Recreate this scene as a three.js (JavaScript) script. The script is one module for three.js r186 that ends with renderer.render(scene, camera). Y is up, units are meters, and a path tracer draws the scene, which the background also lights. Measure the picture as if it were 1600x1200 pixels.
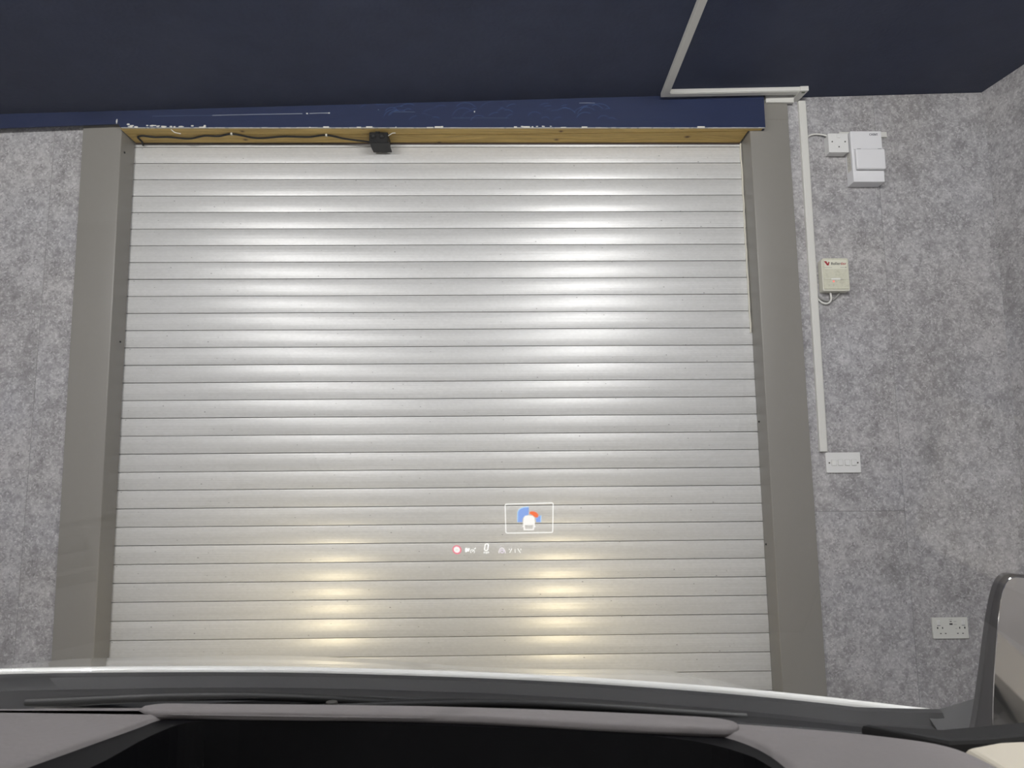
import * as THREE from 'three';
import { RectAreaLightUniformsLib } from 'three/addons/lights/RectAreaLightUniformsLib.js';
import { RoundedBoxGeometry } from 'three/addons/geometries/RoundedBoxGeometry.js';
import { mergeGeometries, toCreasedNormals } from 'three/addons/utils/BufferGeometryUtils.js';
import { FontLoader } from 'three/addons/loaders/FontLoader.js';
import { TextGeometry } from 'three/addons/geometries/TextGeometry.js';

// ---------------------------------------------------------------- camera, light, exposure
const scene = new THREE.Scene();
scene.background = new THREE.Color(0x000000);
const camera = new THREE.PerspectiveCamera(2 * Math.atan(600 / 1150) * 180 / Math.PI, 4 / 3, 0.02, 60);
camera.rotation.order = 'YXZ';
camera.position.set(0, 1.25, 0);
camera.rotation.set(7.5905 * Math.PI / 180, -1.0166 * Math.PI / 180, -0.4829 * Math.PI / 180);
camera.focus = 3.15;
camera.userData.fStop = 17;
const renderer = new THREE.WebGLRenderer({ antialias: true });
renderer.toneMapping = THREE.LinearToneMapping;
renderer.toneMappingExposure = 1.0;
renderer.shadowMap.enabled = true;
RectAreaLightUniformsLib.init();

const LAMP = new THREE.Color().setRGB(1.0, 0.99, 0.97);   // neutral white LED battens
const LAMP_POWER = 2.0;
const HEAD = new THREE.Color().setRGB(1.0, 0.84, 0.52);     // warm running lamps of the car
const HEAD_POWER = .95;

// ceiling slopes up to the right: height at x
const ceilY = x => 2.912 + 0.03 * x;

// ---------------------------------------------------------------- helpers
const taken = {};
function numbered(n) { const k = taken[n] = (taken[n] ?? -1) + 1; return k ? `${n}_${String(k).padStart(3, '0')}` : n; }
function shade(o) { o.traverse(m => { if (m.isMesh) { m.castShadow = true; m.receiveShadow = true; } }); return o; }
function thing(name, label, category, group) {
  const o = new THREE.Group(); o.name = numbered(name); o.userData = { label, category };
  if (group) o.userData.group = group;
  scene.add(o); return o;
}
function struct(name, label, category) { const o = thing(name, label, category); o.userData.kind = 'structure'; return o; }
function part(name, geo, m, parent, label) {
  const o = new THREE.Mesh(geo, m); o.name = name; o.castShadow = o.receiveShadow = true;
  if (label) o.userData.label = label;
  parent.add(o); return o;
}
function rng(seed) { let s = seed >>> 0; return () => { s = (s + 0x6D2B79F5) >>> 0; let t = s; t = Math.imul(t ^ (t >>> 15), t | 1); t ^= t + Math.imul(t ^ (t >>> 7), t | 61); return ((t ^ (t >>> 14)) >>> 0) / 4294967296; }; }
const hash = (x, y, s) => { let h = (x * 374761393 + y * 668265263 + s * 1442695041) | 0; h = Math.imul(h ^ (h >>> 13), 1274126177); return ((h ^ (h >>> 16)) >>> 0) / 4294967296; };
function vnoise(x, y, px, py, s) {           // tileable value noise with period px, py
  const xi = Math.floor(x), yi = Math.floor(y), fx = x - xi, fy = y - yi, u = fx * fx * (3 - 2 * fx), v = fy * fy * (3 - 2 * fy);
  const m = (a, p) => ((a % p) + p) % p, h = (a, b) => hash(m(a, px), m(b, py), s);
  return (h(xi, yi) * (1 - u) + h(xi + 1, yi) * u) * (1 - v) + (h(xi, yi + 1) * (1 - u) + h(xi + 1, yi + 1) * u) * v;
}
function dataTex(w, h, fn, srgb) {
  const d = new Uint8Array(w * h * 4), c = [0, 0, 0];
  for (let y = 0; y < h; y++) for (let x = 0; x < w; x++) {
    fn(x, y, c); const i = (y * w + x) * 4;
    for (let k = 0; k < 3; k++) d[i + k] = Math.max(0, Math.min(255, c[k]));
    d[i + 3] = 255;
  }
  const t = new THREE.DataTexture(d, w, h); t.wrapS = t.wrapT = THREE.RepeatWrapping; t.magFilter = THREE.LinearFilter; t.minFilter = THREE.LinearMipmapLinearFilter; t.generateMipmaps = true;
  if (srgb) t.colorSpace = THREE.SRGBColorSpace;
  t.needsUpdate = true; return t;
}
// box uv in metres, divided by size; off shifts the pattern
function boxUV(g, size = 1, off = [0, 0]) {
  g = g.index ? g.toNonIndexed() : g;
  const p = g.attributes.position, n = g.attributes.normal, uv = new Float32Array(p.count * 2);
  for (let i = 0; i < p.count; i += 3) {
    const ax = [0, 1, 2].map(k => Math.abs(n.getComponent(i, k) + n.getComponent(i + 1, k) + n.getComponent(i + 2, k)));
    const k = ax[2] >= ax[0] && ax[2] >= ax[1] ? 2 : ax[1] >= ax[0] ? 1 : 0;
    for (let j = i; j < i + 3; j++) {
      const x = p.getX(j), y = p.getY(j), z = p.getZ(j);
      const [u, v] = k === 2 ? [x, y] : k === 1 ? [x, z] : [z, y];
      uv[2 * j] = u / size + off[0]; uv[2 * j + 1] = v / size + off[1];
    }
  }
  g.setAttribute('uv', new THREE.BufferAttribute(uv, 2)); return g;
}
// box from min and max corner; r > 0 rounds the edges
function box(x0, x1, y0, y1, z0, z1, r = 0, seg = 2) {
  const w = x1 - x0, h = y1 - y0, d = z1 - z0;
  const g = r ? new RoundedBoxGeometry(w, h, d, seg, Math.min(r, w / 2.01, h / 2.01, d / 2.01)) : new THREE.BoxGeometry(w, h, d);
  g.translate((x0 + x1) / 2, (y0 + y1) / 2, (z0 + z1) / 2); return g;
}
function clean(list) {
  return mergeGeometries(list.map(g => { g = g.index ? g.toNonIndexed() : g; for (const k of Object.keys(g.attributes)) if (!['position', 'normal', 'uv'].includes(k)) g.deleteAttribute(k); return g; }));
}
// loft between cross-sections (arrays of [x,y,z]); closed: ring is closed, cap: ends are closed
function loft(rings, closed = true, cap = true, crease = 0.6) {
  const pos = [], n = rings[0].length, m = closed ? n : n - 1;
  const tri = (a, b, c) => pos.push(...a, ...b, ...c);
  for (let i = 0; i + 1 < rings.length; i++) for (let j = 0; j < m; j++) {
    const a = rings[i][j], b = rings[i][(j + 1) % n], c = rings[i + 1][(j + 1) % n], d = rings[i + 1][j];
    tri(a, b, c); tri(a, c, d);
  }
  if (cap && closed) for (const [r, flip] of [[rings[0], 1], [rings[rings.length - 1], 0]]) {
    let k = 0; for (let q = 1; q < 3; q++) if (Math.max(...r.map(p => p[q])) - Math.min(...r.map(p => p[q])) < Math.max(...r.map(p => p[k])) - Math.min(...r.map(p => p[k]))) k = q;
    const ax = [0, 1, 2].filter(q => q !== k);
    const f = THREE.ShapeUtils.triangulateShape(r.map(p => new THREE.Vector2(p[ax[0]], p[ax[1]])), []);
    for (const [a, b, c] of f) flip ? tri(r[a], r[c], r[b]) : tri(r[a], r[b], r[c]);
  }
  const g = new THREE.BufferGeometry(); g.setAttribute('position', new THREE.Float32BufferAttribute(pos, 3));
  g.computeVertexNormals();
  return toCreasedNormals(g, crease);
}
function tube(pts, r, seg = 40, rad = 8) { return new THREE.TubeGeometry(new THREE.CatmullRomCurve3(pts.map(p => new THREE.Vector3(...p))), seg, r, rad, false); }
function shapeXY(pts) { const s = new THREE.Shape(); pts.forEach(([x, y], i) => i ? s.lineTo(x, y) : s.moveTo(x, y)); s.closePath(); return s; }
// outline in x,y pushed from z0 (back) to z1 (front)
function slab(pts, z0, z1, bevel = 0, holes = []) {
  const s = Array.isArray(pts) ? shapeXY(pts) : pts; for (const h of holes) s.holes.push(h);
  const g = new THREE.ExtrudeGeometry(s, { depth: z1 - z0 - 2 * bevel, bevelEnabled: bevel > 0, bevelSize: bevel, bevelOffset: -bevel, bevelThickness: bevel, bevelSegments: 3, curveSegments: 16 });
  g.translate(0, 0, z0 + bevel); return g;
}
// outline in x,z pushed from y0 to y1
function plate(pts, y0, y1, bevel = 0, bseg = 3) {
  const s = shapeXY(pts.map(([x, z]) => [x, -z]));
  const g = new THREE.ExtrudeGeometry(s, { depth: y1 - y0 - 2 * bevel, bevelEnabled: bevel > 0, bevelSize: bevel, bevelOffset: -bevel, bevelThickness: bevel, bevelSegments: bseg, curveSegments: 12 });
  g.rotateX(-Math.PI / 2); g.translate(0, y0 + bevel, 0); return g;
}
function std(rgb, rough, o = {}) { return new THREE.MeshPhysicalMaterial({ color: new THREE.Color().setRGB(...rgb), roughness: rough, ...o }); }

// ---------------------------------------------------------------- textures and materials
// mottled grey wallboard print: soft blotches with small pale and dark strokes
const WT = 1024;
const wallField = (() => {
  const a = new Float32Array(WT * WT);
  for (let y = 0; y < WT; y++) for (let x = 0; x < WT; x++) {
    const u = x / WT, v = y / WT;
    a[y * WT + x] = (vnoise(u * 9, v * 9, 9, 9, 1) - .5) * .36 + (vnoise(u * 22, v * 22, 22, 22, 2) - .5) * .42 + (vnoise(u * 60, v * 60, 60, 60, 3) - .5) * .55 + (vnoise(u * 150, v * 150, 150, 150, 4) - .5) * .55 + (vnoise(u * 380, v * 380, 380, 380, 5) - .5) * .25;
  }
  const R = rng(11);
  for (let k = 0; k < 26000; k++) {
    let x = R() * WT, y = R() * WT, t = R() * 6.283; const turn = (R() - .5) * .5, n = 3 + R() * 11, s = (R() < .72 ? .5 : -.38) * (.25 + R() * .75), w = .55 + R() * .9;
    for (let i = 0; i < n; i++) {
      const f = Math.sin(Math.PI * (i + .5) / n);
      for (let dy = -2; dy <= 2; dy++) for (let dx = -2; dx <= 2; dx++) {
        const X = Math.round(x) + dx, Y = Math.round(y) + dy, q = Math.exp(-((X - x) ** 2 + (Y - y) ** 2) / (2 * w * w));
        a[(((Y % WT) + WT) % WT) * WT + (((X % WT) + WT) % WT)] += s * f * q * .72;
      }
      x += Math.cos(t); y += Math.sin(t); t += turn * R();
    }
  }
  return a;
})();
const wallTex = dataTex(WT, WT, (x, y, c) => {
  let v = wallField[y * WT + x]; v = Math.tanh(v * 1.15) * .9;
  const warm = (vnoise(x / WT * 6, y / WT * 6, 6, 6, 9) - .5) * 5;
  const b = 156 + v * 44; c[0] = b + 1 + warm * .3; c[1] = b - .5; c[2] = b + 1 - warm * .5;
}, true);
const WALL_TILE = 1.25;
const wallMat = new THREE.MeshPhysicalMaterial({ map: wallTex, roughness: .5, specularIntensity: .6 });
const coreMat = std([.2, .2, .2], .9);

// painted plaster: faint roller stipple
const stip = dataTex(512, 512, (x, y, c) => { const u = x / 512, v = y / 512; c[0] = c[1] = c[2] = 128 + (vnoise(u * 120, v * 120, 120, 120, 21) - .5) * 120 + (vnoise(u * 40, v * 40, 40, 40, 22) - .5) * 60; });
const navyTex = dataTex(512, 512, (x, y, c) => {
  const u = x / 512, v = y / 512, n = (vnoise(u * 5, v * 5, 5, 5, 31) - .5) * 8 + (vnoise(u * 17, v * 17, 17, 17, 32) - .5) * 5 + (vnoise(u * 90, v * 90, 90, 90, 33) - .5) * 4;
  c[0] = 42 + n; c[1] = 51 + n; c[2] = 78 + n;
}, true);
const ceilMat = new THREE.MeshPhysicalMaterial({ map: navyTex, bumpMap: stip, bumpScale: .0012, roughness: .75, specularIntensity: .5 });
const greyTrim = std([.225, .215, .195], .34);
const floorMat = std([.36, .355, .345], .6);
const sideMat = wallMat;
const whitePVC = std([.66, .655, .62], .4);
const whitePlate = std([.72, .72, .71], .3);
const whiteSteel = std([.74, .74, .76], .42);
const creamABS = std([.66, .65, .57], .38);
const blackABS = std([.006, .006, .0065], .5, { specularIntensity: .5 });
const blackCable = std([.006, .006, .006], .6, { specularIntensity: .5 });
const darkHole = std([.012, .012, .012], .8);
const brass = std([.13, .12, .11], .4, { metalness: .8 });

// mill-finish aluminium slat: long fine streaks with sparse dark specks
const SL_W = 2048, SL_H = 128;
const specks = (() => { const R = rng(77), a = []; for (let i = 0; i < 14; i++) a.push([R() * SL_W, R() * SL_H, .7 + R() * 1.0, .35 + R() * .55]); return a; })();
const slatTex = dataTex(SL_W, SL_H, (x, y, c) => {
  const u = x / SL_W, v = y / SL_H;
  let b = 199 + (vnoise(u * 8, v * 64, 8, 64, 41) - .5) * 9 + (vnoise(u * 3, v * 128, 3, 128, 42) - .5) * 8 + (vnoise(u * 300, v * 16, 300, 16, 43) - .5) * 7 + (vnoise(u * 6, v * 3, 6, 3, 44) - .5) * 8;
  for (const [sx, sy, r, k] of specks) { const d = ((x - sx) / 1) ** 2 + ((y - sy) / 1.3) ** 2; if (d < r * r * 6) b *= 1 - k * Math.exp(-d / (r * r)); }
  c[0] = b; c[1] = b; c[2] = b - 1;
}, true);
const slatBump = dataTex(64, 256, (x, y, c) => { const v = y / 256; c[0] = c[1] = c[2] = 128 + (vnoise(x / 64 * 2, v * 64, 2, 64, 51) - .5) * 130 + (vnoise(0, v * 18, 1, 18, 52) - .5) * 110; });
const slatMat = new THREE.MeshPhysicalMaterial({ map: slatTex, bumpMap: slatBump, bumpScale: .00012, roughness: .35, metalness: .13 });

// sawn timber: long grain with knots
const woodTex = dataTex(1024, 256, (x, y, c) => {
  const u = x / 1024, v = y / 256, wob = vnoise(u * 6, v * 3, 6, 3, 61) * .12;
  let g = vnoise(u * 5, (v + wob) * 26, 5, 26, 62) * .55 + vnoise(u * 24, (v + wob) * 70, 24, 70, 63) * .3 + vnoise(u * 120, v * 120, 120, 120, 64) * .15;
  let k = 0; for (const [a, b, s] of [[.13, .35, .012], [.47, .7, .016], [.71, .25, .01], [.9, .6, .014], [.33, .15, .009]]) { const d = Math.hypot((u - a) * 1.6, (v - b) * .35); k = Math.max(k, Math.exp(-((d / s) ** 2))); }
  c[0] = 204 + (g - .5) * 70 - k * 110; c[1] = 172 + (g - .5) * 68 - k * 105; c[2] = 98 + (g - .5) * 55 - k * 65;
}, true);
const woodMat = new THREE.MeshPhysicalMaterial({ map: woodTex, roughness: .75 });

// ---------------------------------------------------------------- room shell
const ang = Math.atan(.03);
{
  const c = struct('ceiling', 'dark navy painted ceiling sloping up towards the right', 'ceiling');
  const g = boxUV(new THREE.BoxGeometry(8.2, .2, 9.4), 1.1); g.rotateZ(ang); g.translate(.2, ceilY(.2) + .1, 1.2);
  part('ceiling_board', g, ceilMat, c);
  const f = struct('floor', 'grey garage floor under the car', 'floor');
  part('floor_slab', box(-3.6, 4.2, -.12, 0, -3.5, 5.8), floorMat, f);

  // wall with the shutter opening: core blocks carry separate wallboard panels
  const w = struct('wall_front', 'mottled grey panelled wall around the roller shutter', 'wall');
  part('wall_core', clean([box(-3.5, -1.675, 0, 2.86, -3.45, -3.099), box(1.155, 2.6, 0, 3.0, -3.45, -3.099), box(-3.5, 1.155, 2.875, 3.0, -3.45, -3.2)]), coreMat, w);
  part('infill', box(-1.675, 1.155, 0, 2.875, -3.45, -3.38), coreMat, w);
  const panel = (x0, x1, y0, y1, o) => part('wall_panel', boxUV(slab([[x0, y0], [x1, y0], [x1, y1 ?? ceilY(x1) - .001], [x0, y1 ?? ceilY(x0) - .001]], -3.098, -3.085, .0012), WALL_TILE, o), wallMat, w);
  panel(-3.4, -1.9405, 0, null, [.13, .4]);
  panel(-1.9397, -1.765, 0, null, [.61, .15]);
  panel(1.27, 1.6885, 0, 1.1175, [.37, .72]);
  panel(1.27, 1.6885, 1.1183, null, [.82, .05]);
  panel(1.6894, 2.2, 0, null, [.21, .33]);
  const wr = struct('wall_right', 'mottled grey side wall meeting the shutter wall at the right', 'wall');
  {
    const L = 8.8, a = Math.atan(.149);
    const g = boxUV(box(0, .15, 0, 3.15, 0, L), WALL_TILE, [.5, .2]); g.rotateY(a); g.translate(2.187, 0, -3.1);
    part('wall_panel', g, wallMat, wr);
  }
  const wl = struct('wall_left', 'mottled grey side wall left of the car', 'wall');
  part('wall_panel', boxUV(box(-3.55, -3.4, 0, 3.0, -3.1, 5.6), WALL_TILE, [.3, .6]), wallMat, wl);
  const wb = struct('wall_back', 'mottled grey wall behind the car', 'wall');
  part('wall_panel', boxUV(box(-3.55, 4.0, 0, 3.1, 5.5, 5.65), WALL_TILE, [.7, .1]), wallMat, wb);
}

// grey boxed door posts: front face and return towards the shutter, slightly out of plumb
function post(name, label, top, bottom, yTop, s) {        // top/bottom: [outer x, inner x]; s = +1 when the opening lies at greater x
  const sec = ([xo, xi], y) => {
    const r = .004, q = [];
    q.push([xo, -3.096], [xo, -3.07]);
    for (let k = 0; k <= 4; k++) { const t = k / 4 * Math.PI / 2; q.push([xi - s * r + s * r * Math.sin(t), -3.07 - r + r * Math.cos(t)]); }
    q.push([xi, -3.186], [xi - s * .014, -3.186], [xi - s * .014, -3.096]);
    const out = q.map(([x, z]) => [x, y, z]); return s < 0 ? out.reverse() : out;
  };
  const o = struct(name, label, 'door post');
  part('casing', boxUV(loft([sec(bottom, 0), sec(top, yTop)], true, true, .5)), greyTrim, o);
  return o;
}
const postL = post('trim_1', 'smooth grey boxed door post at the left of the shutter', [-1.81, -1.643], [-1.776, -1.611], 2.855, 1);
const postR = post('trim_2', 'smooth grey boxed door post at the right of the shutter', [1.292, 1.119], [1.311, 1.131], 2.945, -1);
{ // fixing screws on the returns and a horizontal joint near the top of the right casing
  for (const [p, x, y, z] of [[postL, -1.6395, 2.70, -3.10], [postL, -1.6215, 1.86, -3.13], [postR, 1.1235, 1.50, -3.16], [postR, 1.126, .98, -3.16]]) {
    const g = new THREE.CylinderGeometry(.004, .004, .004, 10); g.rotateZ(Math.PI / 2); g.translate(x, y, z); part('screw', g, darkHole, p);
  }
  part('joint_cover', box(1.182, 1.2935, 2.838, 2.944, -3.0705, -3.0685, .0006, 1), greyTrim, postR);
  // bead of white sealant down the shutter side of the right post
  const R = rng(5), pts = []; for (let i = 0; i <= 26; i++) { const y = 2.782 - i * .034; pts.push([1.1165 + (2.782 - y) * .0035 - .002 + (R() - .5) * .004, y, -3.187 + (R() - .5) * .002]); }
  part('sealant_bead', tube(pts, .0042, 90, 6), std([.62, .6, .52], .6), postR, 'off-white sealant bead');
}

// navy fascia over the opening, its paint scuffed and chipped along the lower edge
{
  const W = 2048, H = 128, x0 = -1.8, x1 = 1.2, y0 = 2.77, y1 = 2.96;
  const cv = document.createElement('canvas'); cv.width = W; cv.height = H; const g = cv.getContext('2d');
  const X = x => (x - x0) / (x1 - x0) * W, Y = y => H - (y - y0) / (y1 - y0) * H, R = rng(8);
  g.fillStyle = 'rgb(17,32,68)'; g.fillRect(0, 0, W, H);
  for (let i = 0; i < 900; i++) { const b = R() < .5; g.globalAlpha = .03 + R() * .05; g.fillStyle = b ? 'rgb(34,54,100)' : 'rgb(13,22,48)'; g.fillRect(R() * W, R() * H, 10 + R() * 90, 1 + R() * 3); }
  g.lineWidth = 2; g.strokeStyle = 'rgb(62,86,132)';                       // wiped arcs of paler paint
  for (let i = 0; i < 46; i++) { g.globalAlpha = .3 + R() * .3; const cx = X(-.6 + R() * 1.1), cy = Y(2.80 + R() * .05); g.beginPath(); g.arc(cx, cy, 14 + R() * 30, 3.4 + R(), 4.6 + R() * 1.2); g.stroke(); }
  g.globalAlpha = 1; g.fillStyle = 'rgb(214,210,200)';
  g.globalAlpha = .8; g.fillRect(X(-1.63), Y(2.7868), X(1.17) - X(-1.63), 3); g.globalAlpha = 1;
  let x = -1.63; while (x < 1.16) { const w = .004 + R() * .03, d = R() < .12 ? .003 + R() * .005 : .0006 + R() * .0016; g.fillRect(X(x), Y(2.785 + d), Math.max(1, w / (x1 - x0) * W), d / (y1 - y0) * H + 2); x += w + (R() < .3 ? R() * .02 : 0); }
  const chip = (cx, cy, w, h, a = 1) => { g.globalAlpha = a; g.beginPath(); for (let i = 0; i <= 10; i++) { const t = i / 10 * 6.283, r = .6 + R() * .5; g.lineTo(X(cx + Math.cos(t) * w * r), Y(cy + Math.sin(t) * h * r)); } g.fill(); };
  for (let i = 0; i < 16; i++) chip(-1.60 + R() * .35, 2.789 + R() * .006, .006 + R() * .012, .004);
  for (let i = 0; i < 7; i++) chip(.1 + R() * .14, 2.789 + R() * .003, .006, .003);
  chip(-1.65, 2.815, .004, .012); chip(-1.60, 2.80, .008, .005);
  g.strokeStyle = 'rgb(206,204,198)'; g.lineWidth = 1.6;
  const scratch = (a, b, ya, yb, al) => { g.globalAlpha = al; g.beginPath(); g.moveTo(X(a), Y(ya)); g.lineTo(X((a + b) / 2), Y((ya + yb) / 2 + .0008)); g.lineTo(X(b), Y(yb)); g.stroke(); };
  scratch(-1.24, -.85, 2.842, 2.850, .8); scratch(-.82, -.73, 2.851, 2.853, .95); scratch(-1.5, -1.2, 2.838, 2.842, .25); scratch(-.45, -.36, 2.858, 2.858, .35); scratch(.36, .43, 2.90, 2.90, .6); scratch(.75, .95, 2.925, 2.93, .55); scratch(-.2, .05, 2.83, 2.83, .18);
  chip(-.83, 2.851, .006, .004); chip(-.735, 2.853, .005, .004); chip(-.1, 2.86, .003, .005); chip(-.52, 2.868, .004, .002, .5);
  g.globalAlpha = 1;
  const t = new THREE.CanvasTexture(cv); t.colorSpace = THREE.SRGBColorSpace; t.wrapS = t.wrapT = THREE.ClampToEdgeWrapping;
  const m = new THREE.MeshPhysicalMaterial({ map: t, roughness: .6, specularIntensity: .6, bumpMap: stip, bumpScale: .0004 });
  const o = struct('trim_3', 'navy painted fascia board with chipped paint above the shutter', 'fascia');
  const geo = slab([[-3.4, 2.733], [-1.642, 2.803], [-1.632, 2.785], [1.178, 2.785], [1.178, ceilY(1.178) + .01], [-3.4, ceilY(-3.4) + .01]], -3.048, -3.040);
  const p = geo.attributes.position, uv = geo.attributes.uv;
  for (let i = 0; i < p.count; i++) uv.setXY(i, (p.getX(i) - x0) / (x1 - x0), (p.getY(i) - y0) / (y1 - y0));
  part('fascia_board', geo, m, o);
  part('fascia_return', box(1.17, 1.178, 2.785, 2.945, -3.069, -3.0481), ceilMat, o);
}
{ // timber lintel: two sawn planks seen from below with an open joint between them
  const o = thing('timber_lintel', 'bare yellow-brown timber lintel seen from below above the shutter', 'lintel');
  const p1 = boxUV(plate([[-1.638, -3.0485], [1.169, -3.0485], [1.169, -3.066], [1.1, -3.070], [.5, -3.088], [0, -3.099], [-.5, -3.1], [-1.638, -3.1]], 2.785, 2.85, .001, 1), 1);
  const p2 = boxUV(plate([[-1.638, -3.1055], [-.5, -3.1065], [0, -3.1055], [.5, -3.0945], [1.1, -3.0755], [1.112, -3.0752], [1.112, -3.184], [-1.638, -3.184]], 2.7855, 2.85, .001, 1), 1);
  for (const [g, s] of [[p1, .13], [p2, .52]]) { const uv = g.attributes.uv; for (let i = 0; i < uv.count; i++) uv.setXY(i, uv.getX(i) / 1.4 + s, uv.getY(i) / .28 + s); part('plank', g, woodMat, o); }
  part('dark_batten', box(-1.638, 1.112, 2.7795, 2.845, -3.188, -3.1842), std([.05, .028, .016], .8), o, 'dark brown edge strip');
  // curled shaving of white paint
  part('paint_curl', tube([[-1.42, 2.784, -3.052], [-1.41, 2.775, -3.06], [-1.385, 2.772, -3.07]], .0022, 12, 5), std([.7, .68, .6], .6), o, 'white paint shaving');
}

// ---------------------------------------------------------------- roller shutter
{
  const o = thing('roller_shutter', 'silver aluminium roller shutter door closing the wide opening', 'shutter');
  const P = .077, A = 8 * Math.PI / 180, half = .0370, rad = half / Math.sin(A), N = 14, XL = -1.672, XR = 1.15;
  const geos = [0, 1, 2, 3].map(v => {
    const ring = x => {
      const q = [];
      for (let k = 0; k <= N; k++) { const t = -A + 2 * A * k / N; q.push([x, rad * Math.sin(t), rad * (Math.cos(t) - 1)]); }
      q.push([x, half, -.014], [x, half + .009, -.014], [x, half + .009, -.018], [x, -half + .011, -.018], [x, -half + .011, -.010], [x, -half, -.010]); return q;   // tongue above, hooked behind the next slat
    };
    const g = loft([ring(XR), ring(XL)], true, true, .5);
    const p = g.attributes.position, uv = new Float32Array(p.count * 2);
    for (let i = 0; i < p.count; i++) { uv[2 * i] = p.getX(i) / 3 + v * .27; uv[2 * i + 1] = (p.getY(i) + half) / (2 * half) * .96 + .02 + v * .25; }
    g.setAttribute('uv', new THREE.BufferAttribute(uv, 2)); return g;
  });
  // joints lie at 2.691 - k * P; slats between
  for (let k = -2; k < 35; k++) {
    const y = 2.691 - k * P - P / 2; if (y < .03) break;
    const s = part('slat', geos[(k + 8) % 4], slatMat, o); s.position.set(0, y, -3.1895); s.rotation.z = (hash(k + 9, 3, 7) - .5) * .0006;
  }
}

// ---------------------------------------------------------------- fittings over the door
{
  const o = thing('sensor_box', 'small black sensor box hanging from the timber lintel', 'sensor');
  part('case', box(-.566, -.484, 2.738, 2.785, -3.165, -3.08, .004, 2), blackABS, o);
  part('base_flange', box(-.562, -.478, 2.733, 2.7385, -3.172, -3.079, .002, 1), blackABS, o);
  for (const x of [-.548, -.51]) {
    const g = new THREE.TorusGeometry(.0105, .003, 8, 20); g.translate(x, 2.766, -3.0785); const e = part('eyelet', g, blackABS, o);
    const c = new THREE.CylinderGeometry(.006, .006, .004, 14); c.rotateX(Math.PI / 2); c.translate(x, 2.766, -3.0788); part('screw', c, std([.03, .03, .03], .3), e);
  }
  part('cable_clamp', box(-.538, -.518, 2.778, 2.784, -3.079, -3.072, .001, 1), blackABS, o);
  const pts = [[-1.6005, 2.768, -3.179], [-1.6, 2.776, -3.176], [-1.5985, 2.7795, -3.165], [-1.5947, 2.78, -3.1178], [-1.5706, 2.78, -3.1056], [-1.5257, 2.78, -3.1178], [-1.4553, 2.78, -3.1178], [-1.3759, 2.779, -3.1301], [-1.2954, 2.78, -3.1057], [-1.2347, 2.78, -3.1087], [-1.1707, 2.78, -3.0876], [-1.0762, 2.779, -3.1241], [-.945, 2.78, -3.1119], [-.8414, 2.78, -3.1162], [-.7581, 2.78, -3.0998], [-.6797, 2.778, -3.1304], [-.566, 2.77, -3.145]];
  const c = new THREE.Mesh(tube(pts, .0042, 160, 7), blackCable); c.name = 'sensor_cable'; c.userData = { label: 'thin black cable wandering along the timber lintel', category: 'cable' }; scene.add(c);
  const clip = std([.6, .58, .5], .6);
  for (const [x, z] of [[-1.1707, -3.0876], [-.7581, -3.0998]]) part('cable_clip', box(x - .004, x + .004, 2.7745, 2.7845, z - .006, z + .006, .0012, 1), clip, c, 'white cable clip');
  part('wire_tail', tube([[-.484, 2.772, -3.09], [-.474, 2.776, -3.085], [-.462, 2.782, -3.083], [-.45, 2.783, -3.085]], .002, 14, 6), clip, o, 'white wire end');
}

// white mini trunking: ceiling run, cross run, corner and wall drop
{
  const o = thing('cable_trunking', 'white cable trunking crossing the ceiling and dropping down the right wall', 'trunking');
  const slope = (g) => g;
  const lid = (g, p) => part('lid', g, whitePVC, p);
  const run = (pts, y0, y1) => { const a = pts.map(([x, z]) => [x, ceilY(x) - y1, z]), b = pts.map(([x, z]) => [x, ceilY(x) - y0, z]); return loft([a, b], true, true, .3); };
  part('ceiling_run', run([[.716, -3.018], [.748, -2.998], [.722, -1.36], [.692, -1.36]], 0, .018), whitePVC, o);
  part('ceiling_run_lid', run([[.722, -3.014], [.742, -3.0], [.7165, -1.362], [.6975, -1.362]], .0165, .0195), whitePVC, o);
  part('cross_run', run([[.716, -3.018], [1.345, -3.03], [1.345, -2.995], [.7485, -2.985]], 0, .018), whitePVC, o);
  part('cross_run_lid', run([[.76, -3.013], [1.335, -3.024], [1.335, -3.001], [.752, -2.99]], .0165, .0195), whitePVC, o);
  part('corner_piece', run([[1.314, -3.084], [1.346, -3.084], [1.358, -2.99], [1.322, -2.99]], 0, .021), whitePVC, o);
  const c = std([.09, .11, .07], .8); part('corner_spot', box(1.333, 1.347, ceilY(1.34) - .0225, ceilY(1.34) - .0205, -3.01, -3.0, .0008, 1), c, o, 'dark greenish patch');  // flat dark greenish patch laid on the corner piece, no opening cut
  const ring = (y, x) => { const w = .0165, q = []; for (const [dx, dz] of [[-w, -3.085], [-w, -3.072], [-w + .003, -3.069], [w - .003, -3.069], [w, -3.072], [w, -3.085]]) q.push([x + dx, y, dz]); return q; };
  part('wall_drop', loft([ring(1.366, 1.3595), ring(2.905, 1.3625), ring(2.928, 1.3615)], true, true, .3), whitePVC, o);
  part('wall_drop_lid', box(1.349, 1.371, 1.367, 2.90, -3.0695, -3.0675, .0008, 1), whitePVC, o);
  const s = thing('trunking_offcut', 'short length of white trunking between the navy fascia and the wall drop', 'trunking');
  part('channel', box(1.192, 1.318, 2.912, 2.9475, -3.0695, -3.054, .002, 1), whitePVC, s);
  part('lid', box(1.193, 1.317, 2.917, 2.938, -3.0545, -3.052, .0008, 1), whitePVC, s);
}

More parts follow.
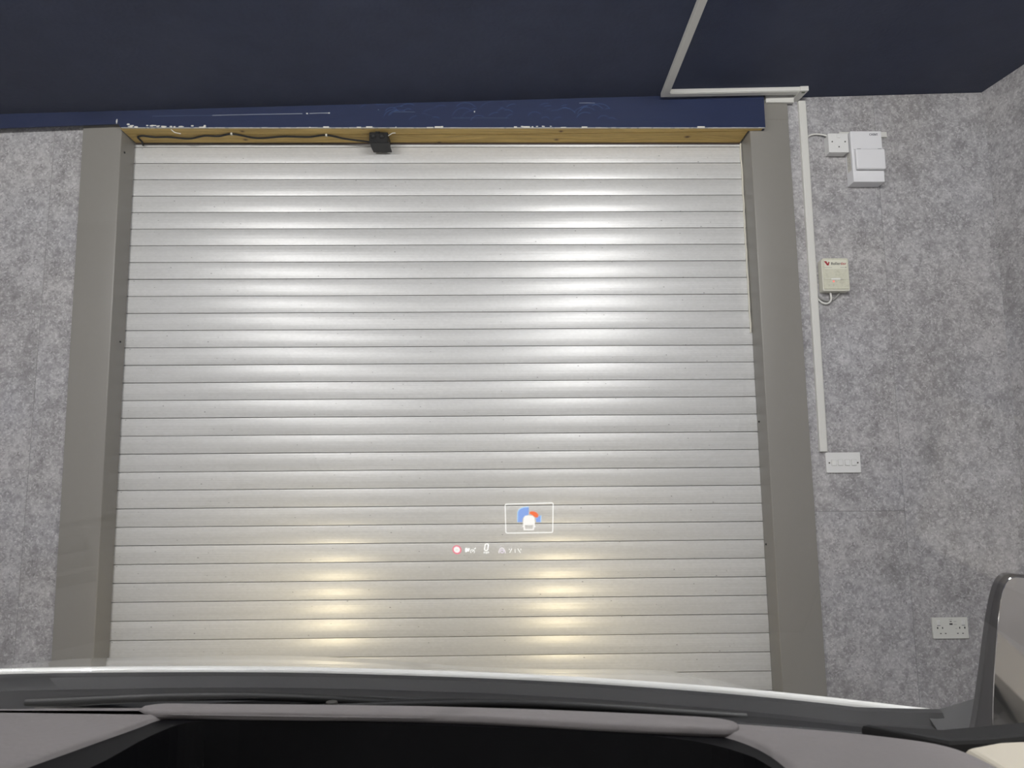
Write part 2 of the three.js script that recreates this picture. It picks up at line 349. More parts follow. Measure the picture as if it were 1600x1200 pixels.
const rr = (x0, x1, y0, y1, r) => { const s = new THREE.Shape(); s.moveTo(x0 + r, y0); s.lineTo(x1 - r, y0); s.quadraticCurveTo(x1, y0, x1, y0 + r); s.lineTo(x1, y1 - r); s.quadraticCurveTo(x1, y1, x1 - r, y1); s.lineTo(x0 + r, y1); s.quadraticCurveTo(x0, y1, x0, y1 - r); s.lineTo(x0, y0 + r); s.quadraticCurveTo(x0, y0, x0 + r, y0); return s; };
const disc = (x, y, z, r, d = .002, seg = 12) => { const g = new THREE.CylinderGeometry(r, r, d, seg); g.rotateX(Math.PI / 2); g.translate(x, y, z); return g; };

{ // single unit on a surface box
  const o = thing('single_socket', 'white single outlet on a deep surface box left of the consumer unit', 'socket');
  part('back_box', box(1.454, 1.537, 2.672, 2.754, -3.0845, -3.047, .003, 2), whitePlate, o);
  const f = part('face_plate', slab(rr(1.451, 1.539, 2.669, 2.757, .004), -3.047, -3.035, .0022), whitePlate, o);
  part('rocker', box(1.489, 1.503, 2.735, 2.750, -3.0352, -3.0318, .001, 1), whitePlate, f);
  for (const x of [1.467, 1.524]) part('screw', disc(x, 2.718, -3.0347, .0032), std([.06, .06, .06], .5), f, 'dark screw head');
  part('cord_hole', disc(1.4955, 2.694, -3.0347, .003), darkHole, f, 'dark hole');
  part('raised_panel', slab(rr(1.483, 1.510, 2.69, 2.731, .003), -3.0352, -3.0343, .0004), whitePlate, f);
  const c = new THREE.Mesh(tube([[1.372, 2.748, -3.078], [1.383, 2.764, -3.077], [1.405, 2.772, -3.076], [1.432, 2.771, -3.074], [1.455, 2.764, -3.07], [1.466, 2.755, -3.068], [1.468, 2.745, -3.066]], .004, 40, 8), whitePVC);
  c.name = numbered('white_cable'); c.userData = { label: 'short white cable arching from the trunking to the single outlet', category: 'cable' }; scene.add(c);
}
const boldFont = await new FontLoader().loadAsync('fonts/droid/droid_sans_bold.typeface.json');
{ // consumer unit
  const o = thing('consumer_unit', 'white metal fuse box with a flip cover high on the right wall', 'fuse box');
  part('body', box(1.545, 1.682, 2.529, 2.762, -3.0845, -3.0245, .003, 2), whiteSteel, o);
  const c = part('flip_cover', box(1.5535, 1.6815, 2.580, 2.672, -3.0205, -3.004, .006, 3), whiteSteel, o);
  part('cover_frame', box(1.561, 1.675, 2.587, 2.666, -3.0248, -3.018, .001, 1), whiteSteel, o);
  for (const x of [1.573, 1.664]) part('hinge', box(x - .008, x + .008, 2.672, 2.6765, -3.024, -3.014, .001, 1), std([.1, .1, .1], .6), c);
  part('lip', box(1.5535, 1.682, 2.676, 2.681, -3.0245, -3.021, .001, 1), whiteSteel, o);
  // printed side sticker with small lines of text
  const cv = document.createElement('canvas'); cv.width = 64; cv.height = 128; const g = cv.getContext('2d'); g.fillStyle = 'rgb(205,203,196)'; g.fillRect(0, 0, 64, 128);
  const R = rng(3); for (let y = 8; y < 120; y += 7) for (let x = 6; x < 54; x += 5) if (R() < .6) { g.fillStyle = R() < .2 ? 'rgb(170,150,60)' : 'rgb(120,120,118)'; g.fillRect(x, y, 4, 2 + R() * 2); }
  const t = new THREE.CanvasTexture(cv); t.colorSpace = THREE.SRGBColorSpace;
  const sg = new THREE.PlaneGeometry(.034, .085); sg.rotateY(-Math.PI / 2); sg.translate(1.5444, 2.63, -3.053);
  part('side_sticker', sg, new THREE.MeshPhysicalMaterial({ map: t, roughness: .5 }), o, 'small printed safety sticker');
  const tg = new TextGeometry('CHINT', { font: boldFont, size: .0098, depth: .0004, curveSegments: 4 }); tg.computeBoundingBox(); const w = tg.boundingBox.max.x;
  tg.scale(.0375 / w, 1, 1); tg.translate(1.6275, 2.741, -3.0246);
  part('brand_lettering', tg, std([.02, .02, .05], .5), o, 'dark printed lettering');
  const s = thing('trunking_stub', 'short piece of white trunking running behind the fuse box', 'trunking');
  part('channel', box(1.522, 1.735, 2.759, 2.784, -3.0848, -3.075, .002, 1), whitePVC, s);
}
{ // shutter control box
  const cv = document.createElement('canvas'); cv.width = 448; cv.height = 544; const g = cv.getContext('2d'), R = rng(41);
  g.fillStyle = 'rgb(205,204,186)'; g.fillRect(0, 0, 448, 544);
  for (let i = 0; i < 260; i++) { g.globalAlpha = .02 + R() * .05; g.fillStyle = R() < .65 ? 'rgb(130,128,112)' : 'rgb(240,238,225)'; g.beginPath(); g.ellipse(R() * 448, R() * 544, 8 + R() * 40, 4 + R() * 16, R() * 3, 0, 6.3); g.fill(); }
  g.globalAlpha = .85; g.fillStyle = 'rgb(222,221,206)'; g.fillRect(34, 30, 390, 160);
  g.globalAlpha = 1; g.fillStyle = 'rgb(158,24,38)'; g.beginPath(); g.moveTo(26, 52); g.lineTo(70, 52); g.lineTo(88, 100); g.lineTo(106, 62); g.lineTo(126, 74); g.lineTo(118, 84); g.lineTo(104, 126); g.lineTo(76, 126); g.closePath(); g.fill();
  g.lineWidth = 10; g.strokeStyle = 'rgb(158,24,38)'; g.beginPath(); g.arc(116, 98, 20, -1.4, 1.9, true); g.stroke();
  g.fillStyle = 'rgb(30,28,30)'; g.font = 'bold 62px sans-serif'; const w1 = g.measureText('Roller').width, w2 = g.measureText('dor').width, k = 270 / (w1 + w2);
  g.save(); g.translate(146, 118); g.scale(k, 1); g.fillText('Roller', 0, 0); g.fillStyle = 'rgb(158,24,38)'; g.fillText('dor', w1, 0); g.restore();
  g.globalAlpha = .6; g.fillStyle = 'rgb(90,90,88)'; g.fillRect(30, 160, 130, 6); for (let i = 0; i < 6; i++) g.fillRect(310 + i * 13, 158, 9, 8); g.fillRect(392, 152, 22, 18);
  g.globalAlpha = .5; g.fillRect(190, 372, 160, 5);
  g.globalAlpha = .4; g.fillStyle = 'rgb(120,112,96)'; for (let i = 0; i < 30; i++) g.fillRect(150 + R() * 220, 370 + R() * 60, 6 + R() * 30, 2 + R() * 4);
  g.globalAlpha = 1;
  const t = new THREE.CanvasTexture(cv); t.colorSpace = THREE.SRGBColorSpace;
  const o = thing('shutter_controller', 'cream control box with a red logo beside the wall trunking', 'control box');
  part('case', slab(rr(1.3885, 1.5055, 2.048, 2.190, .009), -3.0845, -3.043, .004), creamABS, o);
  const f = slab(rr(1.391, 1.501, 2.056, 2.1915, .007), -3.0435, -3.039, .0008), p = f.attributes.position, uv = f.attributes.uv;
  for (let i = 0; i < p.count; i++) uv.setXY(i, (p.getX(i) - 1.391) / .11, (p.getY(i) - 2.056) / .1355);
  const cover = part('cover', f, new THREE.MeshPhysicalMaterial({ map: t, roughness: .35 }), o, 'grubby translucent cover with printed logo');
  part('ridge', box(1.396, 1.5005, 2.0985, 2.1015, -3.0392, -3.0372, .0008, 1), creamABS, cover);
  part('window', box(1.424, 1.463, 2.0955, 2.1035, -3.0392, -3.0362, .0012, 1), std([.82, .82, .78], .3), cover, 'pale label window');
  part('indicator_lamp', disc(1.4335, 2.0895, -3.0386, .0042, .0012, 14), new THREE.MeshPhysicalMaterial({ color: 0xd88880, emissive: 0xff5040, emissiveIntensity: .5, roughness: .4 }), cover, 'faint red indicator');
  const cab = (pts, m, label) => { const c = new THREE.Mesh(tube(pts, .0042, 50, 8), m); c.name = numbered('controller_cable'); c.userData = { label, category: 'cable', group: 'cables under the control box' }; scene.add(c); };
  cab([[1.427, 2.052, -3.066], [1.430, 2.036, -3.066], [1.431, 2.02, -3.067], [1.425, 2.006, -3.07], [1.41, 2.0, -3.072], [1.394, 2.006, -3.076], [1.378, 2.024, -3.079]], whitePVC, 'white looped cable under the cream control box');
  cab([[1.472, 2.052, -3.07], [1.466, 2.04, -3.072], [1.448, 2.022, -3.078], [1.426, 2.014, -3.079], [1.404, 2.018, -3.08], [1.388, 2.028, -3.08], [1.378, 2.04, -3.08]], std([.28, .28, .27], .5), 'grey looped cable under the cream control box');
}
{ // four-gang light switch
  const o = thing('light_switch', 'white four-gang light switch plate below the end of the trunking', 'light switch');
  const f = part('plate', slab(rr(1.3675, 1.5135, 1.277, 1.362, .004), -3.0847, -3.0755, .0025), whitePlate, o);
  for (const x of [1.3805, 1.5005]) part('screw', disc(x, 1.3185, -3.0752, .0032), brass, f, 'dull screw head');
  [1.4, 1.4275, 1.4565, 1.4845].forEach((x, i) => {
    const g = box(-.0095, .0095, -.0115, .0115, -.003, .003, .0012, 1); g.rotateX(i ? -.09 : .16); g.translate(x, 1.319, -3.0752);
    part('rocker', g, i ? whitePlate : std([.8, .8, .78], .3), f);
    part('rocker_frame', slab(rr(x - .011, x + .011, 1.306, 1.332, .001), -3.0756, -3.0752, .0001), std([.5, .5, .48], .5), f);
  });
}
{ // double socket with USB
  const o = thing('double_socket', 'white double wall socket with USB ports low on the right wall', 'socket');
  const f = part('plate', slab(rr(1.761, 1.908, .603, .687, .004), -3.0847, -3.0755, .0025), std([.62, .62, .58], .35), o);
  const hole = (x, y, w, h) => part('pin_hole', box(x - w / 2, x + w / 2, y - h / 2, y + h / 2, -3.0757, -3.0752), darkHole, f);
  for (const x of [1.787, 1.888]) { const g = box(-.006, .006, -.009, .009, -.003, .003, .001, 1); g.rotateX(.2); g.translate(x, .667, -3.0752); part('rocker', g, whitePlate, f); part('rocker_slot', box(x - .007, x + .007, .6545, .6565, -3.0757, -3.0751), std([.12, .12, .16], .6), f); }
  for (const [x, w] of [[1.781, .005], [1.8015, .004], [1.872, .004], [1.893, .005]]) hole(x, .646, w, .0075);
  for (const x of [1.7925, 1.8125, 1.8625, 1.8835]) hole(x, .624, .0065, .0035);
  part('usb_port', box(1.831, 1.844, .6575, .664, -3.0757, -3.0751), darkHole, f, 'black USB opening');
  part('usb_port', box(1.833, 1.841, .6695, .6728, -3.0757, -3.0751, .0002, 1), darkHole, f, 'small rounded USB opening');
  const grey = std([.36, .36, .35], .5);
  for (const [x, y, w] of [[1.837, .679, .014], [1.855, .671, .012], [1.855, .659, .013], [1.858, .643, .008]]) part('marking', box(x - w / 2, x + w / 2, y - .0011, y + .0011, -3.0757, -3.0752), grey, f);
}

// ---------------------------------------------------------------- ceiling battens (out of view, above and behind the windscreen)
for (const [x, n0] of [[-1.75, 'left'], [.70, 'right']]) [-1.35, .6, 2.55].map(z => z + (x < 0 ? .3 : 0)).forEach((z, i) => {
  const o = thing('led_batten', `white LED batten in the ${n0} ceiling row, ${['nearest the shutter', 'in the middle', 'nearest the back wall'][i]}`, 'ceiling light', 'ceiling light battens');
  const y = ceilY(x), L = 1.5;
  part('housing', box(x - .045, x + .045, y - .034, y + .004, z, z + L, .006, 2), whiteSteel, o);
  const d = part('diffuser', box(x - .04, x + .04, y - .062, y - .034, z + .01, z + L - .01, .012, 3), new THREE.MeshPhysicalMaterial({ color: 0xffffff, emissive: LAMP, emissiveIntensity: 6, roughness: .6 }), o);
  for (const f of [.17, .5, .83]) { const l = new THREE.PointLight(LAMP, LAMP_POWER, 0, 2); l.position.set(x, y - .105, z + L * f); l.shadow.radius = 2; l.castShadow = true; o.add(l); }
});

// ---------------------------------------------------------------- the car
const lerpTab = (tab, x) => { if (x <= tab[0][0]) return tab[0][1]; for (let i = 1; i < tab.length; i++) if (x <= tab[i][0]) { const [a, b] = tab[i - 1], [c, d] = tab[i]; let t = (x - a) / (c - a); return b + (d - b) * t; } return tab[tab.length - 1][1]; };
function smoothTab(tab, x) { let s = 0, w = 0; for (let k = -6; k <= 6; k++) { const q = Math.exp(-k * k / 12); s += q * lerpTab(tab, x + k * .02); w += q; } return s / w; }
const EDGE = [[-1.15, -1.13], [-1.0, -1.21], [-.8, -1.24], [-.649, -1.24], [-.494, -1.236], [-.339, -1.226], [-.183, -1.204], [-.032, -1.177], [.112, -1.144], [.246, -1.102], [.369, -1.057], [.462, -1.011], [.543, -.966], [.6, -.93]];
const edgeZ = x => smoothTab(EDGE, x);
const CREST = [[-1.15, .86], [-1.066, .8745], [-.837, .877], [-.66, .8775], [-.524, .876], [-.305, .8665], [-.113, .847], [.093, .8365], [.217, .835], [.369, .8325], [.438, .827], [.562, .803], [.62, .77]];
const crestY = x => smoothTab(CREST, x);
const baseZ = x => -1.08 + .28 * (x + .28) ** 2;
const car = thing('car', 'white car seen from its driver seat over dashboard and bonnet', 'car');
const carPaint = new THREE.MeshPhysicalMaterial({ color: new THREE.Color().setRGB(.9, .9, .86), roughness: .35, clearcoat: 1, clearcoatRoughness: .04 });
{
  const rings = [], X0 = -1.13, X1 = .545, n = 64;
  for (let i = 0; i <= n; i++) {
    const x = X0 + (X1 - X0) * i / n, ze = edgeZ(x), yc = crestY(x), r = [], R = .0065, ye = .9605;
    // rolled rear lip, then the top skin to the crest, then the nose
    for (let k = 0; k <= 5; k++) { const t = (-25 + 115 * k / 5) * Math.PI / 180; r.push([x, ye - R + R * Math.sin(t), ze - R + R * Math.cos(t)]); }
    for (const [f, d] of [[.33, .006], [.66, .006], [1, 0]]) r.push([x, ye + (yc - ye) * f - d * (yc < .85 ? 2 : .4), ze - R + (-1.65 - ze + R) * f]);
    const nose = .93 - .12 * ((x + .28) / .85) ** 4;
    r.push([x, yc - .035, -1.85], [x, yc - .085, -2.03], [x, yc - .15, -2.03 - .17 * nose], [x, yc - .26, -2.03 - .22 * nose], [x, .45, -2.03 - .2 * nose], [x, .45, -1.9], [x, yc - .2, -1.75], [x, .9, ze - .05]);
    rings.push(r);
  }
  part('bonnet', loft(rings, true, true, .7), carPaint, car, 'glossy white bonnet');
  // black plastic cowl between bonnet and windscreen
  const cr = [], gr = [], m = 60, cowlMat = std([.02, .02, .021], .55);
  for (let i = 0; i <= m; i++) {
    const x = -1.13 + 1.68 * i / m, ze = edgeZ(x), zb = baseZ(x), r = [], up = Math.max(0, x - .47) * .12;
    const at = f => ze + .0015 + (zb + .02 - ze) * f, fm = .42 + .12 * Math.sin(x * 7);
    for (const [f, y] of [[0, .9535], [.08, .951], [.16, .9375], [fm, .934], [fm + .04, .929]]) r.push([x, y + up, at(f)]);
    r.push([x, .87, at(fm + .04)], [x, .87, ze]); cr.push(r);
    gr.push([[x, .922 + up, at(fm + .035)], [x, .92 + up, at(.8)], [x, .905 + up, at(1)], [x, .865, at(1)], [x, .865, at(fm + .035)]]);
  }
  part('scuttle_grille', loft(gr, true, true, .5), std([.004, .004, .004], .8, { specularIntensity: .3 }), car, 'black drain channel at the foot of the glass');
  part('cowl_panel', loft(cr, true, true, .5), cowlMat, car, 'dark grey plastic scuttle panel');
  const wing = loft([[[.535, .957, -.965], [.535, .90, -.86], [.535, .87, -.965]], [[.6, .981, -.95], [.6, .915, -.85], [.6, .87, -.95]], [[.68, 1.005, -.94], [.68, .93, -.83], [.68, .87, -.94]]], true, true, .4);
  part('pillar_foot', wing, cowlMat, car, 'dark pillar foot at the end of the scuttle');
  // wipers
  const wm = std([.01, .01, .01], .5), wm2 = std([.035, .032, .028], .5);
  const wiper = (a, b, y) => {
    const w = part('wiper_arm', tube([[a[0], y, a[1]], [(a[0] + b[0]) / 2, y + .012, (a[1] + b[1]) / 2], [b[0], y, b[1]]], .0065, 30, 8), wm, car);
    part('wiper_blade', tube([[a[0] + .03, y - .002, a[1] + .028], [(a[0] + b[0]) / 2, y - .003, (a[1] + b[1]) / 2 + .026], [b[0] + .05, y - .005, b[1] + .022]], .0035, 30, 6), wm2, w);
  };
  wiper([-.69, -1.135], [-.06, -1.085], .938);
  wiper([-.30, -1.105], [.33, -1.035], .934);
  const nz = new THREE.CylinderGeometry(.008, .011, .01, 10); nz.translate(-.235, .945, -1.075); part('washer_jet', nz, wm2, car);
}
{ // windscreen: raked, bowed pane with a black printed border along its foot
  const m = 36, n = 16, pos = [], uv = [], idx = [];
  const W = (x, s) => [x, .915 + .90 * s, baseZ(x) + s];
  for (let j = 0; j <= n; j++) for (let i = 0; i <= m; i++) { const x = -1.08 + 1.68 * i / m; pos.push(...W(x, .98 * j / n)); uv.push(i / m, j / n); }
  for (let j = 0; j < n; j++) for (let i = 0; i < m; i++) { const a = j * (m + 1) + i; idx.push(a, a + 1, a + m + 2, a, a + m + 2, a + m + 1); }
  const g = new THREE.BufferGeometry(); g.setAttribute('position', new THREE.Float32BufferAttribute(pos, 3)); g.setAttribute('uv', new THREE.Float32BufferAttribute(uv, 2)); g.setIndex(idx); g.computeVertexNormals();
  const glass = new THREE.MeshPhysicalMaterial({ color: 0xffffff, roughness: 0, transmission: 1, thickness: 0, ior: 1.5, side: THREE.DoubleSide });
  const ws = part('windscreen', g, glass, car, 'clear raked windscreen');
  const fr = [], k = 40;
  for (let i = 0; i <= k; i++) {
    const x = -1.08 + 1.68 * i / k, h = .028 + Math.max(0, x - .42) * .35 + .012 * Math.max(0, -x - .3);
    const a = W(x, 0), b = W(x, h); fr.push([[a[0], a[1] - .0035, a[2] + .003], [b[0], b[1] - .0035, b[2] + .003], [b[0], b[1] - .0055, b[2] + .0045], [a[0], a[1] - .0055, a[2] + .0045]]);
  }
  part('frit_band', loft(fr, true, true, .5), std([.006, .006, .006], .5), ws, 'black printed border');

  // head-up display image lit on the glass: o = centre, U and V = one unit right and up along the glass
  const O = new THREE.Vector3(0.0055679, 1.2020694, -0.7382003), U = new THREE.Vector3(0.0006298, 0.0000006, 0.0001014), V = new THREE.Vector3(-0.0000011, 0.0006686, 0.0007427);

  const hud = new THREE.Group(); hud.name = 'head_up_display'; hud.userData.label = 'head-up display symbols glowing on the glass'; ws.add(hud);
  const N = new THREE.Vector3().crossVectors(U, V).normalize();
  const M = new THREE.Matrix4().makeBasis(U, V, N).setPosition(O.clone().addScaledVector(N, .0008));
  const white = new THREE.MeshPhysicalMaterial({ color: 0x000000, emissive: new THREE.Color().setRGB(1, 1, .97), emissiveIntensity: 1.2, side: THREE.DoubleSide, roughness: 1 });
  const em = (r, gg, b) => new THREE.MeshPhysicalMaterial({ color: 0x000000, emissive: new THREE.Color().setRGB(r, gg, b), emissiveIntensity: 1, side: THREE.DoubleSide, roughness: 1 });
  let layer = 0; const put = (name, geo, m) => { geo.applyMatrix4(M); geo.translate(...N.clone().multiplyScalar(.00006 * layer++).toArray()); const o = new THREE.Mesh(geo, m); o.name = name; hud.add(o); return o; };
  const stroke = (pts, w, closed = false) => {              // flat ribbon along a polyline, in display units
    const p = pts.map(q => new THREE.Vector2(...q)), n = p.length, L = [], Rr = [];
    for (let i = 0; i < n; i++) {
      const a = closed ? p[(i - 1 + n) % n] : p[Math.max(0, i - 1)], b = closed ? p[(i + 1) % n] : p[Math.min(n - 1, i + 1)];
      const t = b.clone().sub(a).normalize(), nn = new THREE.Vector2(-t.y, t.x).multiplyScalar(w / 2); L.push(p[i].clone().add(nn)); Rr.push(p[i].clone().sub(nn));
    }
    const pos = []; for (let i = 0; i < (closed ? n : n - 1); i++) { const j = (i + 1) % n; for (const q of [L[i], Rr[i], Rr[j], L[i], Rr[j], L[j]]) pos.push(q.x, q.y, 0); }
    const g2 = new THREE.BufferGeometry(); g2.setAttribute('position', new THREE.Float32BufferAttribute(pos, 3)); g2.computeVertexNormals(); return g2;
  };
  const flat = s => { const g2 = new THREE.ShapeGeometry(s, 10).toNonIndexed(); g2.deleteAttribute('uv'); return g2; };
  const arc = (cx, cy, r, a0, a1, n2 = 16) => Array.from({ length: n2 + 1 }, (_, i) => { const t = a0 + (a1 - a0) * i / n2; return [cx + r * Math.cos(t), cy + r * Math.sin(t)]; });
  const px = (x, y) => [x - 790, 830 - y];                    // layout of the display in its own units
  const q = (x, y) => { const [a, b] = px(x, y); return [a, b]; };
  const F = [q(789.5, 788.5), q(861, 787), q(863, 831), q(790.5, 832)];
  put('frame_outline', stroke([...arc(F[0][0] + 2, F[0][1] - 2, 2, Math.PI, Math.PI / 2, 3), ...arc(F[1][0] - 2, F[1][1] - 2, 2, Math.PI / 2, 0, 3), ...arc(F[2][0] - 2, F[2][1] + 2, 2, 0, -Math.PI / 2, 3), ...arc(F[3][0] + 2, F[3][1] + 2, 2, -Math.PI / 2, -Math.PI, 3)], 1.05, true), white);
  const blue = em(.28, .42, .82), sky = em(.48, .74, 1.0), red = em(.95, .20, .08);
  put('blue_zone', flat(shapeXY([q(808.5, 815), q(808.5, 800), q(812, 795), q(818, 793), q(825, 793), q(825, 804), q(819, 806), q(816, 810), q(816, 815)])), blue);
  put('blue_outline', stroke([q(808.5, 815), q(808.5, 800), q(810, 797), q(813, 794.5), q(818, 793), q(825, 792.5)], 1.1), sky);
  put('blue_zone', flat(shapeXY([q(837, 815), q(836, 809), q(839, 807), q(843.5, 805), q(844, 815)])), blue);
  put('blue_outline', stroke([q(843.8, 804.5), q(844, 815)], 1), sky);
  put('red_zone', flat(shapeXY([q(826, 802), q(827, 799), q(832, 798.5), q(837, 800.5), q(840, 804), q(839, 808), q(835, 807.5), q(831, 804.5)])), red);
  const carS = shapeXY([q(817, 815), q(817.5, 808), q(820, 805), q(825, 804.5), q(831, 805), q(834, 808), q(835, 815), q(835, 820), q(837, 822), q(834.5, 822.5), q(834, 827), q(818, 827), q(818, 822.5), q(815.5, 822), q(817.3, 820)]);
  carS.holes.push(new THREE.Path([q(819.5, 819), q(833, 819), q(832, 825), q(820.5, 825)].map(a => new THREE.Vector2(...a))));
  put('car_symbol', flat(carS), em(1, .97, .92));
  put('limit_ring', stroke(arc(...q(711.5, 858.5), 6.1, 0, 6.283, 28).slice(0, -1), 2.6, true), em(.85, .22, .28));
  const cs = new THREE.CircleGeometry(5.2, 28); cs.translate(...q(711.5, 858.2), 0); put('limit_disc', cs, em(1, .93, .92));
  put('limit_mark', stroke([q(709, 858.5), q(714, 858.3)], 1.3), em(.62, .85, .66));
  put('vehicle_symbol', flat(shapeXY([q(725, 862), q(725, 856), q(727, 855), q(729, 856.5), q(733, 855.5), q(732, 858), q(731, 861), q(728, 860.5), q(727, 862)])), white);
  put('gauge_symbol', stroke(arc(...q(736.8, 861), 3.3, -.8, 3.9, 14), .8), white);
  put('gauge_needle', stroke([q(736.5, 861), q(738.5, 859)], 1.2), white); put('gauge_pointer', stroke([q(740, 857), q(742.5, 854.5)], 1.3), white);
  put('speed_digit', stroke([q(756.3, 857.5), q(757.6, 849.5), q(759, 848.2), q(762, 848.2), q(762.9, 849.5), q(761.6, 857.5), q(760.2, 858.8), q(757.2, 858.8)], 1.5, true), white);
  const mph = new THREE.ShapeGeometry(boldFont.generateShapes('mph', 3.1), 3); mph.translate(...q(754.5, 863.3), 0); put('unit_text', mph, white);
  put('lane_arch', stroke([q(779.5, 863), q(780, 859), q(782, 855.5), q(784.5, 854.3), q(787, 855.5), q(789, 859), q(790, 863)], 1.2), em(1, .95, 1));
  put('lane_wheel', stroke(arc(...q(784.7, 860), 2.5, 0, 6.283, 16).slice(0, -1), 1.1, true), em(.9, .8, .95));
  put('lane_dash', stroke([q(797, 862), q(800.5, 855)], .9), white); put('lane_dash', stroke([q(805.5, 862), q(805.2, 856)], .7), white); put('lane_dash', stroke([q(814, 862), q(809.5, 855)], .9), white); put('lane_dash', stroke([q(796.2, 857.5), q(796.2, 855)], .9), white); put('lane_dash', stroke([q(814.5, 857.5), q(814.8, 855)], .9), white);
}
{ // dashboard with a U-shaped recess for the instruments
  const dashMat = std([.225, .208, .206], .72, { bumpMap: stip, bumpScale: .0006 });
  const round = (pts, n) => new THREE.CatmullRomCurve3(pts.map(([x, z]) => new THREE.Vector3(x, 0, z)), false, 'centripetal').getPoints(n).map(p => [p.x, p.z]);
  const far = round([[-1.0, -.80], [-.5, -.779], [-.05, -.752], [.12, -.727], [.26, -.692], [.335, -.664], [.37, -.642], [.383, -.612], [.38, -.52], [.376, -.40]], 40);
  const notch = round([[.20, -.40], [.217, -.56], [.219, -.61], [.212, -.645], [.196, -.672], [.17, -.69], [-.05, -.733], [-.29, -.755], [-.322, -.748], [-.335, -.72], [-.362, -.66], [-.395, -.58], [-.42, -.40]], 48);
  const d = part('dashboard', boxUV(toCreasedNormals(plate([...far, ...notch, [-1.0, -.40]], .84, 1.032, .012, 5), .7), .5), dashMat, car, 'grey soft-touch dashboard top');
  const hood = round([[-.352, -.766], [-.338, -.773], [-.3, -.771], [-.05, -.75], [.17, -.712], [.2, -.703], [.212, -.69], [.206, -.676], [.17, -.678], [-.05, -.722], [-.3, -.745], [-.34, -.748], [-.352, -.758]], 50);
  part('binnacle_hood', boxUV(toCreasedNormals(plate(hood, 1.0265, 1.0355, .004, 5), .7), .5), dashMat, d, 'raised grey lip over the instruments');
  const inst = round([[-.33, -.765], [-.05, -.745], [.17, -.70], [.21, -.66], [.222, -.60], [.215, -.598], [.203, -.632], [.16, -.672], [-.05, -.7185], [-.28, -.7425], [-.30, -.735], [-.315, -.70], [-.33, -.62], [-.40, -.5], [-.41, -.56], [-.36, -.67], [-.335, -.74]], 60);
  part('instrument_panel', plate(inst, .82, 1.027, 0), std([.004, .004, .005], .5, { specularIntensity: .3 }), d, 'black instrument surround');
  // ledge behind the crest of the dashboard, falling towards the glass, with the demister slot of the passenger side
  const farZ = x => { for (let k = 1; k < far.length; k++) if (far[k][0] >= x) { const [a, b] = far[k - 1], [c, e] = far[k]; return b + (e - b) * (x - a) / (c - a); } return far[24][1]; };
  const onLedge = (x, q, up = 0) => [x, 1.021 - .3564 * q + up, farZ(x) + .006 - q];
  const band = (x0, x1, q0, q1, up, down, n = 24) => { const r = []; for (let k = 0; k <= n; k++) { const x = x0 + (x1 - x0) * k / n, a = onLedge(x, q0, up), b = onLedge(x, q1, up); r.push([a, b, [b[0], b[1] - down, b[2]], [a[0], a[1] - down, a[2]]]); } return loft(r, true, true, .5); };
  const bands = [band(-.99, .33, 0, .010, 0, .05), band(-.99, .33, .072, .15, 0, .03), band(-.495, .33, .010, .072, 0, .05), band(-.99, -.84, .010, .072, 0, .05)];
  part('defrost_ledge', boxUV(clean(bands), .5), dashMat, d);
  part('demister_duct', clean([band(-.84, -.495, .010, .072, -.10, .004), band(-.84, -.495, .010, .013, 0, .10), band(-.84, -.495, .069, .072, 0, .10), band(-.498, -.495, .013, .069, 0, .10, 1)]), dashMat, d);
  for (const q of [.028, .049]) part('vane', band(-.84, -.497, q, q + .005, .001, .012), dashMat, d);
  part('door_trim', plate([[.394, -.655], [.43, -.668], [.49, -.672], [.49, -.5], [.39, -.5]], .80, 1.024, .008, 4), std([.62, .57, .47], .6), car, 'cream door trim beside the dashboard');
  part('corner_seal', plate([[.335, -.715], [.40, -.70], [.50, -.72], [.66, -.76], [.66, -.69], [.50, -.685], [.425, -.672], [.39, -.67]], .80, 1.024, .004, 2), std([.006, .006, .006], .7), car, 'black corner seal');
}
{ // roof added to shade the cabin, and the pillars that carry it, outside the frame
  const lining = std([.42, .40, .37], .9);
  const rf = part('shade_roof', plate([[-1.02, -.27], [-.9, -.33], [-.28, -.36], [.34, -.33], [.46, -.27], [.48, 1.5], [-1.04, 1.5]], 1.62, 1.67, .02, 3), carPaint, car, 'added white roof');
  part('headlining', plate([[-1.0, -.25], [-.88, -.31], [-.28, -.34], [.32, -.31], [.44, -.25], [.46, 1.48], [-1.02, 1.48]], 1.605, 1.62, .004, 2), lining, rf);
  const pil = (a, b, w) => { const n = 6, rings = []; for (let k = 0; k <= n; k++) { const t = k / n, x = a[0] + (b[0] - a[0]) * t, y = a[1] + (b[1] - a[1]) * t, z = a[2] + (b[2] - a[2]) * t; rings.push([[x - w, y, z - .03], [x + w, y, z - .03], [x + w, y, z + .05], [x - w, y, z + .05]]); } return loft(rings, true, true, .5); };
  for (const [a, b] of [[[.665, .95, -.80], [.45, 1.63, -.22]], [[-1.225, .95, -.80], [-1.01, 1.63, -.22]]]) part('windscreen_pillar', pil(a, b, .03), lining, car);
  for (const x of [.49, -1.05]) part('door_pillar', pil([x, .5, .55], [x - Math.sign(x) * .03, 1.63, .5], .03), lining, car);
}
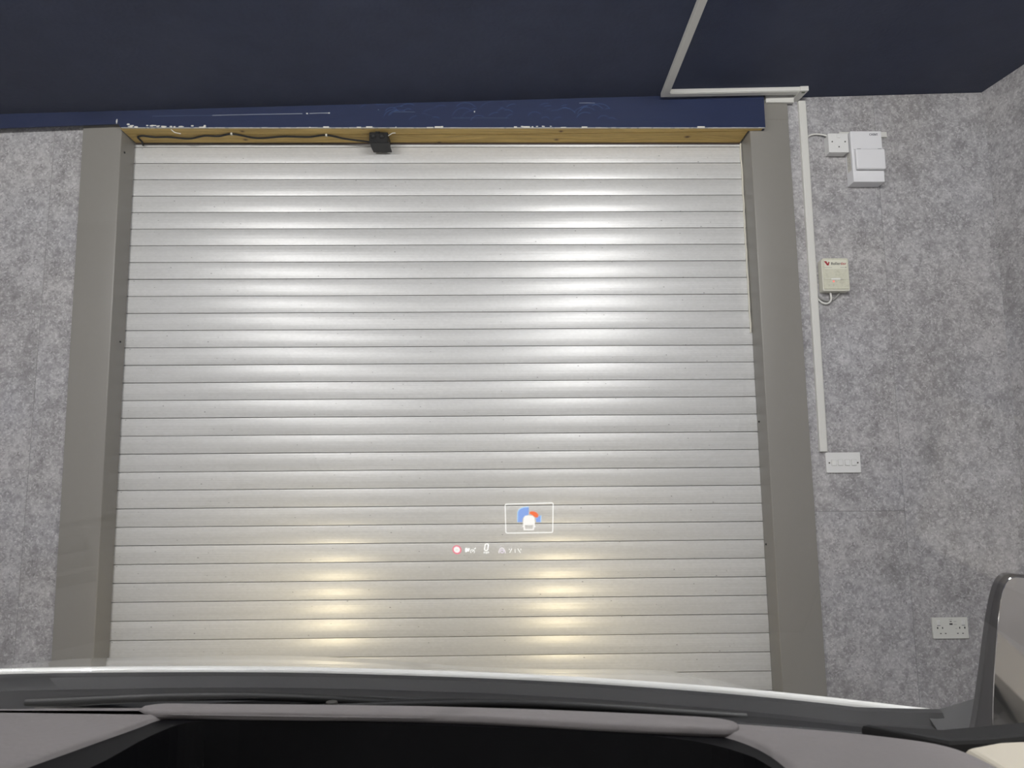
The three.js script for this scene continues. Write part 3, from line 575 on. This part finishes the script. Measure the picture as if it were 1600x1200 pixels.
{ // door mirror beyond the windscreen corner
  const hm = std([.05, .047, .048], .5);
  const s = new THREE.Shape(); s.moveTo(.512, .965); s.bezierCurveTo(.528, 1.0, .548, 1.075, .558, 1.10); s.bezierCurveTo(.566, 1.122, .574, 1.142, .588, 1.1425); s.bezierCurveTo(.64, 1.137, .70, 1.13, .73, 1.12); s.bezierCurveTo(.76, 1.11, .77, 1.0, .75, .96); s.bezierCurveTo(.73, .93, .54, .925, .512, .965);
  const out = s.getPoints(14).slice(0, -1), cx = .66, cy = 1.04;
  const ring = (k, z, dx = 0) => out.map(p => [cx + dx + (p.x - cx) * k, cy + (p.y - cy) * k, z]);
  const m = part('door_mirror', loft([ring(.5, -.95, .07), ring(.78, -.925, .045), ring(.94, -.89, .02), ring(1, -.856), ring(.985, -.85), ring(.96, -.8505)], true, true, .9).translate(-.63, -1.04, .85).rotateX(-.13).translate(.63, 1.04, -.85), hm, car, 'dark door mirror housing');
  const g = new THREE.Shape(); g.moveTo(.538, .972); g.bezierCurveTo(.545, 1.02, .562, 1.08, .570, 1.105); g.bezierCurveTo(.577, 1.127, .583, 1.137, .594, 1.1375); g.bezierCurveTo(.64, 1.133, .70, 1.126, .722, 1.115); g.bezierCurveTo(.75, 1.1, .758, 1.0, .742, .965); g.bezierCurveTo(.72, .94, .56, .94, .538, .972);
  part('mirror_glass', slab(g, -.852, -.8485, .0008).translate(-.63, -1.04, .85).rotateX(-.13).translate(.63, 1.04, -.85), std([.75, .72, .68], .08, { metalness: 1 }), m, 'mirror glass');
}
// running lamps at the nose: glow on the lower slats
for (const x of [-.87, .31]) {
  const h = part('headlamp', box(x - .10, x + .10, .585, .645, -2.29, -2.24, .02, 3), new THREE.MeshPhysicalMaterial({ color: 0xffffff, emissive: HEAD, emissiveIntensity: 3, roughness: .3 }), car);
  const l = new THREE.SpotLight(HEAD, HEAD_POWER, 0, 1.1, .9, 2); l.position.set(x, .615, -2.30); l.target.position.set(x, .62, -3.2); l.shadow.radius = 2.5; l.castShadow = true; car.add(l); car.add(l.target);
}
shade(scene);
renderer.render(scene, camera);
